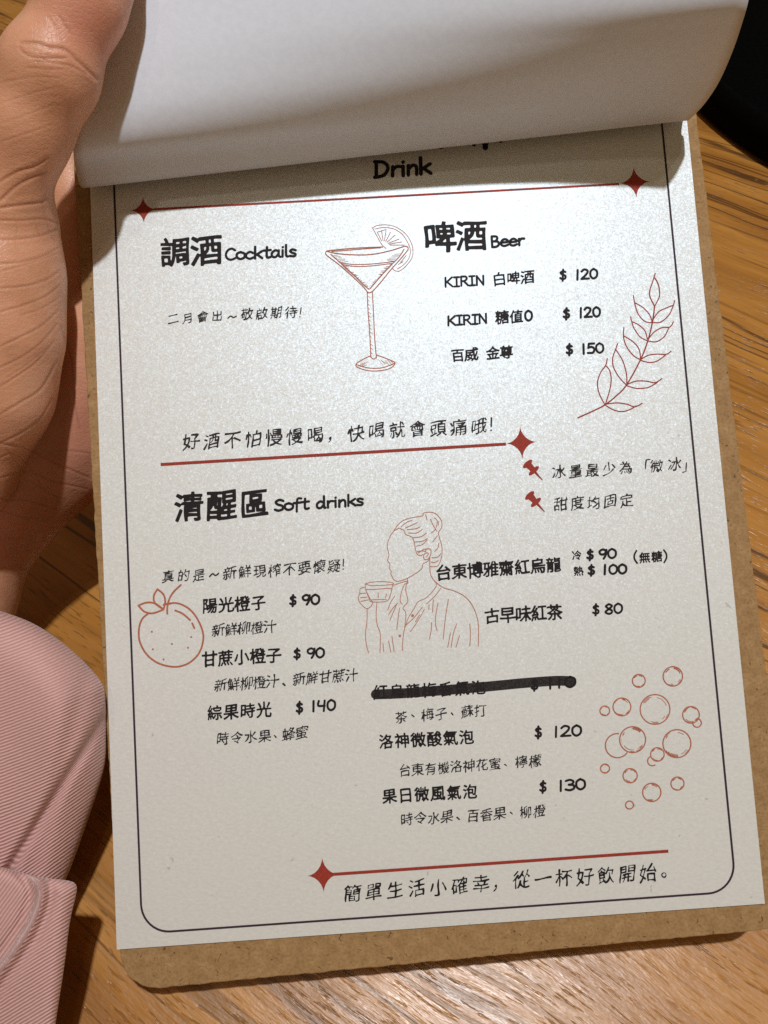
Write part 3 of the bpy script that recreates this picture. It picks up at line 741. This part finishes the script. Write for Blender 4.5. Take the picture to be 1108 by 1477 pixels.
for px, py in ((771, 680), (774, 725.5)):
    k = Ink(); c = np.array(UV(px, py)); t = np.array(UV(px+10, py+11))-c; L_ = np.linalg.norm(t); t /= L_; nn = np.array((-t[1], t[0])); mm = .187
    def pin(a, b): return c+t*a*mm+nn*b*mm
    k.poly([pin(-13+3.2*math.cos(q)*1.0, 7.5*math.sin(q)) for q in np.linspace(0, 6.283, 15)[:-1]])
    k.poly([pin(-12, 4.6), pin(-3, 3.4), pin(-3, -3.4), pin(-12, -4.6)])
    k.poly([pin(-1.2+3.0*math.cos(q), 8.5*math.sin(q)) for q in np.linspace(0, 6.283, 15)[:-1]])
    k.poly([pin(0, 1.7), pin(15, .5), pin(15, -.5), pin(0, -1.7)])
    k.build('pushpin_icon', RED)

# ------------------------------------------------------------------ turned-over page
def curve3(pts, n):
    P = catmull(pts, 12); P = np.array(P); d_ = np.concatenate(([0], np.cumsum(np.linalg.norm(np.diff(P, axis=0), axis=1))))
    return P, d_
def bpt(px, py, wmm): q = on_board(px, py, wmm); return (q.x, q.y, q.z)
left = [(-74.2, 209, .5), (-74.4, 200, .6), (-74.8, 190, 1.0), bpt(125, 263, 2.4), bpt(116, 268, 5.0), bpt(108, 238, 11.0), bpt(106, 216, 17), bpt(104, 172, 21), bpt(101, 110, 23.6), bpt(97, 40, 25.6), bpt(91, -50, 28), bpt(83, -160, 30)]
right = [(74.2, 209, .5), (74.3, 203, .6), (74.6, 195, 1.2), bpt(991, 171, 3.0), bpt(1001, 165.5, 5.5), bpt(1018, 147, 11), bpt(1037, 118, 17.5), bpt(1055, 78, 26.5), bpt(1069, 38, 34), bpt(1081, -6, 40), bpt(1097, -100, 46), bpt(1110, -190, 49)]
LP = np.array(catmull(left, 8)); RP = np.array(catmull(right, 8)); NT_, NS = len(LP), 60
V, Fc = [], []
for i in range(NT_):
    for j in range(NS+1):
        s = j/NS; p = LP[i]*(1-s)+RP[i]*s
        V.append(tuple(p*.001))
for i in range(NT_-1):
    for j in range(NS):
        a = i*(NS+1)+j; Fc.append((a, a+NS+1, a+NS+2, a+1))
page = link_mesh('turned_page', V, Fc, PAGE, None, True); page.matrix_world = MB
so = page.modifiers.new('thickness', 'SOLIDIFY'); so.thickness = .00018; so.offset = 0
tag(page, 'plain white page curled back over the top of the menu under the thumb', 'page')

# ------------------------------------------------------------------ hand
def surface_nets(f, origin, step):
    nx, ny, nz = f.shape; ins = f < 0
    cs = [(i, j, k_) for i in (0, 1) for j in (0, 1) for k_ in (0, 1)]
    cnt = np.zeros((nx-1, ny-1, nz-1), np.int8)
    for i, j, k_ in cs: cnt += ins[i:nx-1+i, j:ny-1+j, k_:nz-1+k_]
    act = (cnt > 0) & (cnt < 8); I = np.argwhere(act); n = len(I)
    vid = -np.ones(act.shape, np.int64); vid[act] = np.arange(n)
    acc = np.zeros((n, 3)); num = np.zeros(n)
    for a in range(8):
        for b in range(a+1, 8):
            A, B = cs[a], cs[b]
            if sum(abs(A[q]-B[q]) for q in range(3)) != 1: continue
            fa = f[I[:, 0]+A[0], I[:, 1]+A[1], I[:, 2]+A[2]]; fb = f[I[:, 0]+B[0], I[:, 1]+B[1], I[:, 2]+B[2]]
            m = (fa < 0) != (fb < 0); t = np.where(m, fa/(fa-fb+1e-12), 0)
            p = np.array(A)+t[:, None]*(np.array(B)-np.array(A)); acc += p*m[:, None]; num += m
    V = (I+acc/num[:, None])*step+np.array(origin)
    Q = []
    for ax in range(3):
        sl = [slice(None)]*3; s2 = [slice(None)]*3; sl[ax] = slice(0, -1); s2[ax] = slice(1, None)
        ch = ins[tuple(sl)] != ins[tuple(s2)]; E = np.argwhere(ch); u, v = (ax+1) % 3, (ax+2) % 3
        ok = (E[:, u] > 0) & (E[:, v] > 0) & (E[:, u] < f.shape[u]-1) & (E[:, v] < f.shape[v]-1); E = E[ok]
        def cell(du, dv):
            c = E.copy(); c[:, u] -= du; c[:, v] -= dv; return vid[c[:, 0], c[:, 1], c[:, 2]]
        q = np.stack((cell(1, 1), cell(0, 1), cell(0, 0), cell(1, 0)), 1)
        flip = ~ins[tuple(E.T)] if True else None
        q[flip] = q[flip][:, ::-1]; Q.append(q)
    return V, np.vstack(Q)
def np_mesh(name, V, Q, mat, parent=None):
    me = bpy.data.meshes.new(name); me.vertices.add(len(V)); me.vertices.foreach_set('co', np.asarray(V, np.float32).ravel())
    me.loops.add(len(Q)*4); me.loops.foreach_set('vertex_index', Q.astype(np.int32).ravel())
    me.polygons.add(len(Q)); me.polygons.foreach_set('loop_start', np.arange(0, len(Q)*4, 4, dtype=np.int32))
    me.update(calc_edges=True); me.validate(); me.polygons.foreach_set('use_smooth', np.ones(len(me.polygons), bool)); me.materials.append(mat)
    o = bpy.data.objects.new(name, me); C.objects.link(o)
    if parent: o.parent = parent
    return o

# all hand geometry in camera-aligned mm: x right, y up, z = -depth
def HP(px, py, dep): return np.array(((px-CX)/F*dep, -(py-CY)/F*dep, -dep))
def cone(X, a, b, ra, rb):
    ba = b-a; L2 = ba @ ba; pa = [X[q]-a[q] for q in range(3)]
    t = np.clip((pa[0]*ba[0]+pa[1]*ba[1]+pa[2]*ba[2])/L2, 0, 1)
    d2 = sum((pa[q]-t*ba[q])**2 for q in range(3))
    return np.sqrt(d2)-(ra+(rb-ra)*t)
def ell(X, c, r, R=None):
    p = [X[q]-c[q] for q in range(3)]
    if R is not None: p = [R[0][q]*p[0]+R[1][q]*p[1]+R[2][q]*p[2] for q in range(3)]
    k0 = np.sqrt(sum((p[q]/r[q])**2 for q in range(3))); k1 = np.sqrt(sum((p[q]/r[q]**2)**2 for q in range(3)))
    return k0*(k0-1)/(k1+1e-6)
def smin(a, b, k):
    h = np.maximum(k-np.abs(a-b), 0)/k; return np.minimum(a, b)-h*h*k*.25
HS = 0.75
lo = np.array((-150., -62., -235.)); hi = np.array((8., 125., -140.))
ax_ = [np.arange(lo[q], hi[q], HS, dtype=np.float32) for q in range(3)]
X = np.meshgrid(*ax_, indexing='ij')
def chain(pts, k=2.5):
    """pts: (px, py, depth, radius mm)"""
    f = None
    for a, b in zip(pts[:-1], pts[1:]):
        c = cone(X, HP(*a[:3]), HP(*b[:3]), a[3], b[3]); f = c if f is None else smin(f, c, k)
    return f
thumb = chain([(3, 290, 166, 8.7), (40, 182, 160, 8.3), (72, 105, 156.5, 8.6), (120, 0, 154, 7.8), (138, -60, 153, 7.6), (150, -130, 153, 6.8), (156, -165, 154, 5)], 4)
thumb = smin(thumb, ell(X, HP(70, 105, 156.5), (8.7, 7.8, 8.5)), 3)
f = smin(thumb, chain([(-38, 330, 171, 10.5), (5, 290, 167, 8.3)], 3), 4)
thenar = chain([(0, 325, 171, 12.3), (-6, 400, 173, 13.6), (-12, 480, 175, 14.4), (-24, 560, 178, 14.5), (-60, 680, 184, 13)], 5)
f = smin(f, thenar, 3.0)
palm = None
for a, b in (((150, 490, 199, 8.5), (-40, 740, 205, 12)), ((160, 555, 203, 9), (-60, 770, 209, 12)), ((150, 615, 209, 9), (-60, 790, 213, 12)), ((135, 665, 214, 8), (-50, 800, 216, 11))):
    c = cone(X, HP(*a[:3]), HP(*b[:3]), a[3], b[3]); palm = c if palm is None else smin(palm, c, 5)
heel = chain([(60, 640, 206, 11.5), (-20, 740, 211, 14), (-75, 860, 209, 16), (-120, 960, 196, 18), (-150, 1080, 188, 19)], 6)
palm = smin(palm, heel, 7)
f = smin(f, palm, 2.2)
f = smin(f, cone(X, HP(-40, 420, 186), HP(100, 480, 198), 8, 7), 5)          # web between thumb and palm
for pts in ([(150, 490, 200, 8.5), (118, 370, 201, 7.2), (106, 280, 199, 6.5), (101, 226, 197, 5.6)],
            [(160, 555, 203, 8.8), (360, 535, 203, 7.8), (475, 530, 201, 7.0), (555, 535, 198, 6.0)],
            [(150, 615, 208, 8.6), (340, 612, 207, 7.4), (445, 612, 202, 6.8), (520, 612, 198.5, 5.8)],
            [(135, 665, 214, 7.8), (285, 680, 210, 6.6), (365, 690, 202, 6.0), (425, 688, 198, 5.2)]):
    f = smin(f, chain(pts, 2.5), 3.0)
HV, HQ = surface_nets(f, lo, HS)
def refine(V, Q, sel, cuts=2):
    me = bpy.data.meshes.new('t'); me.from_pydata(V.tolist(), [], Q.tolist()); bm = bmesh.new(); bm.from_mesh(me); bm.faces.ensure_lookup_table()
    es = set()
    for i in np.flatnonzero(sel):
        es.update(bm.faces[i].edges)
    bmesh.ops.subdivide_edges(bm, edges=list(es), cuts=cuts, use_grid_fill=True, smooth=.0)
    bmesh.ops.triangulate(bm, faces=[f_ for f_ in bm.faces if len(f_.verts) > 4])
    for _ in range(3): bmesh.ops.smooth_vert(bm, verts=[v for v in bm.verts if v.is_valid], factor=.5, use_axis_x=True, use_axis_y=True, use_axis_z=True)
    bm.verts.index_update(); V2 = np.array([v.co[:] for v in bm.verts]); F2 = [[v.index for v in f_.verts] for f_ in bm.faces]
    bm.free(); bpy.data.meshes.remove(me); return V2, F2
_fc = HV[HQ].mean(1); _px = np.stack((-_fc[:, 0]/_fc[:, 2]*F+CX, _fc[:, 1]/_fc[:, 2]*F+CY), 1)
_n = np.cross(HV[HQ[:, 2]]-HV[HQ[:, 0]], HV[HQ[:, 3]]-HV[HQ[:, 1]])
if np.mean(np.sum(_n*(_fc-HV.mean(0)), 1)) < 0: HQ = HQ[:, ::-1]; _n = -_n
_s = (_px[:, 0] > -25) & (_px[:, 0] < 190) & (_px[:, 1] > -20) & (_px[:, 1] < 900) & (np.sum(_n*_fc, 1) < 0)
HV, HF = refine(HV, HQ, _s)
# skin creases: pixel polylines on the visible side -> grooves
CRE = [ # (points, width px, depth mm)
 ([(30, 62), (50, 62), (70, 68), (95, 72), (110, 86), (125, 100), (140, 115)], 3.2, .55),
 ([(28, 68), (40, 80), (62, 84), (95, 84)], 2.6, .38), ([(45, 88), (75, 90), (105, 96), (125, 108)], 2.2, .25),
 ([(85, 22), (95, 38), (104, 50)], 2.5, .22), ([(70, 25), (82, 42), (90, 58)], 2.5, .18), ([(40, 98), (70, 100), (100, 100)], 2.0, .16),
 ([(0, 120), (40, 112), (85, 112)], 2, .14), ([(0, 150), (45, 135), (90, 125)], 2, .12), ([(0, 178), (40, 165), (80, 150)], 2, .12), ([(0, 205), (40, 192), (75, 180)], 2, .14),
 ([(0, 262), (25, 248), (50, 240), (68, 228)], 3.0, .45), ([(0, 290), (22, 270), (48, 255), (66, 248)], 3.2, .5), ([(0, 300), (30, 296), (58, 292), (68, 285)], 3.0, .5),
 ([(0, 318), (30, 318), (60, 316), (84, 322)], 2.2, .32), ([(0, 346), (35, 344), (66, 338), (84, 330)], 2.2, .34), ([(0, 380), (30, 378), (60, 370), (84, 358)], 2.2, .34),
 ([(0, 392), (35, 382), (65, 372), (84, 365)], 1.8, .22), ([(0, 416), (40, 412), (70, 402), (86, 390)], 2.0, .32), ([(0, 450), (35, 440), (65, 428), (86, 412)], 2.0, .34),
 ([(30, 455), (60, 445), (85, 430)], 1.8, .25), ([(0, 500), (30, 486), (60, 470), (84, 448)], 2.0, .34), ([(0, 530), (30, 516), (60, 494), (82, 468)], 2.0, .30),
 ([(0, 558), (28, 540), (55, 520), (80, 490)], 2.0, .30), ([(10, 545), (40, 525), (70, 500)], 1.6, .2), ([(0, 598), (30, 580), (60, 560), (82, 520)], 2.4, .36),
 ([(0, 640), (35, 622), (60, 602), (75, 575)], 2.2, .25), ([(60, 290), (70, 330), (80, 350)], 2.0, .2), ([(20, 310), (25, 330), (22, 350)], 1.6, .12), ([(50, 318), (55, 335), (60, 345)], 1.6, .14),
 ([(88, 470), (98, 505), (104, 530), (108, 580), (116, 620)], 2.2, .3), ([(118, 440), (126, 462), (131, 480)], 1.8, .2), ([(70, 662), (85, 650), (130, 654)], 2, .2),
 ([(0, 640), (40, 648), (80, 668), (130, 690)], 2.2, .28), ([(0, 690), (40, 680), (80, 695), (125, 705)], 2, .22), ([(0, 720), (40, 722), (85, 735)], 2, .25), ([(0, 735), (30, 745), (70, 750)], 1.8, .2),
 ([(10, 650), (30, 680), (20, 720)], 2.2, .2), ([(0, 780), (30, 775), (60, 785)], 1.8, .14), ([(0, 660), (20, 655), (45, 675), (60, 700)], 1.8, .2), ([(40, 690), (70, 710), (95, 722)], 1.8, .2),
]
dep = -HV[:, 2]; PXY = np.stack((HV[:, 0]/dep*F+CX, -HV[:, 1]/dep*F+CY), 1)
VN = np.zeros_like(HV)
_T = np.array([(q[0], q[k], q[k+1]) for q in HF for k in range(1, len(q)-1)])
_fn = np.cross(HV[_T[:, 1]]-HV[_T[:, 0]], HV[_T[:, 2]]-HV[_T[:, 0]])
for q in range(3): np.add.at(VN, _T[:, q], _fn)
VN /= np.linalg.norm(VN, axis=1)[:, None]+1e-9
view = -HV/np.linalg.norm(HV, axis=1)[:, None]
front = np.clip(np.sum(VN*view, 1)*4, 0, 1)
disp = np.zeros(len(HV)); cre = np.zeros(len(HV))
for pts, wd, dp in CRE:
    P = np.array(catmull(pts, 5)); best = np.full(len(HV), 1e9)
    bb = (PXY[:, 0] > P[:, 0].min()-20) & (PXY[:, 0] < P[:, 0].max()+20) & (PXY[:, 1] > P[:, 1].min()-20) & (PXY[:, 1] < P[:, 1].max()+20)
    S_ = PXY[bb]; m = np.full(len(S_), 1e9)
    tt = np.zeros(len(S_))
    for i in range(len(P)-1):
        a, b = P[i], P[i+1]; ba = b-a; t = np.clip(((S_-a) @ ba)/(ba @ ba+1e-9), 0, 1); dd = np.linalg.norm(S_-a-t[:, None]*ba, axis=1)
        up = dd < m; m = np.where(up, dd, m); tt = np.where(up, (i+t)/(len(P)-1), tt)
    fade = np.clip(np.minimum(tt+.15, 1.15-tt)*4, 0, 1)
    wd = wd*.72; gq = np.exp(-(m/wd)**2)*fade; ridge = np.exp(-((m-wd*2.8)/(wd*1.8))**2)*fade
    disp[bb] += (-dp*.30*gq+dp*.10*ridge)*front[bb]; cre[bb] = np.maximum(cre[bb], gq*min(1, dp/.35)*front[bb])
# soft fleshiness
for _ in range(26):
    c = np.array((rng.uniform(-100, 0), rng.uniform(-30, 120), rng.uniform(-205, -150))); r = rng.uniform(5, 11)
    disp += rng.uniform(-.2, .2)*np.exp(-np.sum((HV-c)**2, 1)/r**2)
HV = HV+VN*disp[:, None]
flush = np.exp(-(((PXY[:, 0]-125)/60)**2+((PXY[:, 1]-30)/60)**2))+.8*np.exp(-(((PXY[:, 0]-110)/40)**2+((PXY[:, 1]-620)/90)**2))
person = empty('person', MC @ Matrix.Translation(HP(-60, 900, 200)*.001))
tag(person, 'person in a pink twill sleeve holding the clipboard, thumb on the white page', 'person')
LH = HP(-60, 900, 200)
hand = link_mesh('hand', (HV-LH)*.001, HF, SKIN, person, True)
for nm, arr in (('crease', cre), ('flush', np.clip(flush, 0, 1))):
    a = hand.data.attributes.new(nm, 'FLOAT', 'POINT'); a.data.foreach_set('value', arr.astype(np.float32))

# ------------------------------------------------------------------ sleeve
def poly_sd(px, py, P):
    P = np.array(P, float); d = np.full(px.shape, 1e9); sgn = np.zeros(px.shape, bool); n = len(P)
    for i in range(n):
        a, b = P[i], P[(i+1) % n]; e = b-a; wx, wy = px-a[0], py-a[1]; t = np.clip((wx*e[0]+wy*e[1])/(e @ e), 0, 1)
        d = np.minimum(d, (wx-t*e[0])**2+(wy-t*e[1])**2)
        c = ((a[1] > py) != (b[1] > py)) & (px < (b[0]-a[0])*(py-a[1])/(b[1]-a[1]+1e-12)+a[0]); sgn ^= c
    d = np.sqrt(d); return np.where(sgn, -d, d)
def sstep(x, a, b):
    t = np.clip((x-a)/(b-a), 0, 1); return t*t*(3-2*t)
def puffy(name, outline, dep0, half, rnd, relief, rib, mat, parent, step=4.0):
    """closed cloth volume: outline in pixels at dep0 mm, half thickness and rounding in px units, relief(px,py)->px towards the camera"""
    O = np.array(catmull(outline, 5, True)); x0, y0 = O.min(0)-16; x1, y1 = O.max(0)+16; zr = half+95
    gx, gy, gz = np.arange(x0, x1, step), np.arange(y0, y1, step), np.arange(-zr, zr, step)
    A, B = np.meshgrid(gx, gy, indexing='ij'); d2 = poly_sd(A, B, O); rl = relief(A, B)
    Z = gz[None, None, :]-rl[:, :, None]*(gz[None, None, :] > -half)
    w0 = d2[:, :, None]+rnd+0*Z; w1 = np.abs(Z)-half+rnd
    f = np.minimum(np.maximum(w0, w1), 0)+np.sqrt(np.maximum(w0, 0)**2+np.maximum(w1, 0)**2)-rnd
    V, Q = surface_nets(f, (x0, y0, -zr), step)
    W = np.array([HP(v[0], v[1], dep0-v[2]*dep0/F) for v in V])
    fn = np.cross(W[Q[:, 2]]-W[Q[:, 0]], W[Q[:, 3]]-W[Q[:, 1]]); ctr = W.mean(0)
    if np.mean(np.sum(fn*(W[Q[:, 0]]-ctr), 1)) < 0: Q = Q[:, ::-1]
    o = np_mesh(name, (W-LH)*.001, Q, mat, parent)
    uvl = o.data.uv_layers.new(name='rib'); li = np.zeros(len(o.data.loops), np.int32); o.data.loops.foreach_get('vertex_index', li)
    RU = rib(V[:, 0], V[:, 1]); uvl.data.foreach_set('uv', RU[li].astype(np.float32).ravel())
    return o
PERIOD = 4.6
def line_side(px, py, a, b):
    e = np.array(b, float)-np.array(a, float); e /= np.linalg.norm(e); return (px-a[0])*(-e[1])+(py-a[1])*e[0]
def relief1(px, py):
    s = line_side(px, py, (95, 1118), (8, 1256))          # crease; >0 on the left
    r = 10*sstep(s, -6, 10)-9*np.exp(-((s+3)/7)**2)
    r += 14*np.exp(-((px-70)/70)**2-((py-1010)/80)**2)+8*np.sin((px*.6+py)*.018)
    s2 = line_side(px, py, (150, 985), (70, 1262)); r -= 5*np.exp(-((s2-25)/14)**2)
    r -= sstep(px, 60, 190)*28
    return r
def rib1(px, py):
    s = line_side(px, py, (95, 1118), (8, 1256)); k = sstep(-s, -4, 10)
    a = np.radians(23+13*k)
    v = (py*np.cos(np.radians(23))+px*np.sin(np.radians(23)))+k*(px-60)*.22+5*np.sin(py*.012)+.00045*(px-60)**2
    u = px*np.cos(a)-py*np.sin(a); return np.stack((u/PERIOD, v/PERIOD), 1)
puffy('sleeve', [(-380, 935), (-300, 890), (-150, 858), (-60, 864), (0, 881), (55, 903), (108, 942), (145, 982), (152, 1010), (153, 1060), (150, 1110), (126, 1185), (95, 1268), (60, 1330), (-100, 1420), (-300, 1470), (-420, 1350), (-430, 1100)], 186, 125, 75, relief1, rib1, CLOTH, person)
def relief2(px, py):
    s = seam_s(px, py)
    r = 9*np.exp(-(s/9)**2)-8*np.exp(-((s-15)/7)**2)*1.0-7*np.exp(-((s+14)/7)**2)
    return r+10*np.exp(-((px-10)/60)**2-((py-1370)/90)**2)-sstep(px, 70, 130)*14
SEAM = np.array(catmull([(40, 1250), (57, 1275), (58, 1300), (45, 1335), (20, 1375), (-10, 1415), (-60, 1490)], 8))
def seam_s(px, py):
    d = np.full(px.shape, 1e9); sg = np.ones(px.shape)
    for a, b in zip(SEAM[:-1], SEAM[1:]):
        e = b-a; t = np.clip(((px-a[0])*e[0]+(py-a[1])*e[1])/(e @ e), 0, 1); dx, dy = px-a[0]-t*e[0], py-a[1]-t*e[1]; q = np.hypot(dx, dy)
        s = np.sign(e[0]*dy-e[1]*dx); up = q < d; d = np.where(up, q, d); sg = np.where(up, s, sg)
    return d*sg
def rib2(px, py):
    s = seam_s(px, py); k = sstep(s, -2, 8)             # k=1: left of the seam
    v = (py*np.cos(np.radians(31))+px*np.sin(np.radians(31)))*(1-k)+k*(py*np.cos(np.radians(55))+px*np.sin(np.radians(55)))+.0006*(px-40)**2*k
    u = px*.8-py*.5; return np.stack((u/PERIOD, v/PERIOD), 1)
puffy('sleeve_flap', [(-420, 1270), (-300, 1250), (-150, 1242), (-30, 1246), (30, 1258), (62, 1266), (98, 1270), (110, 1276), (110, 1290), (101, 1330), (92, 1400), (80, 1480), (66, 1600), (-150, 1640), (-400, 1600), (-440, 1420)], 160, 26, 20, relief2, rib2, CLOTH, person)
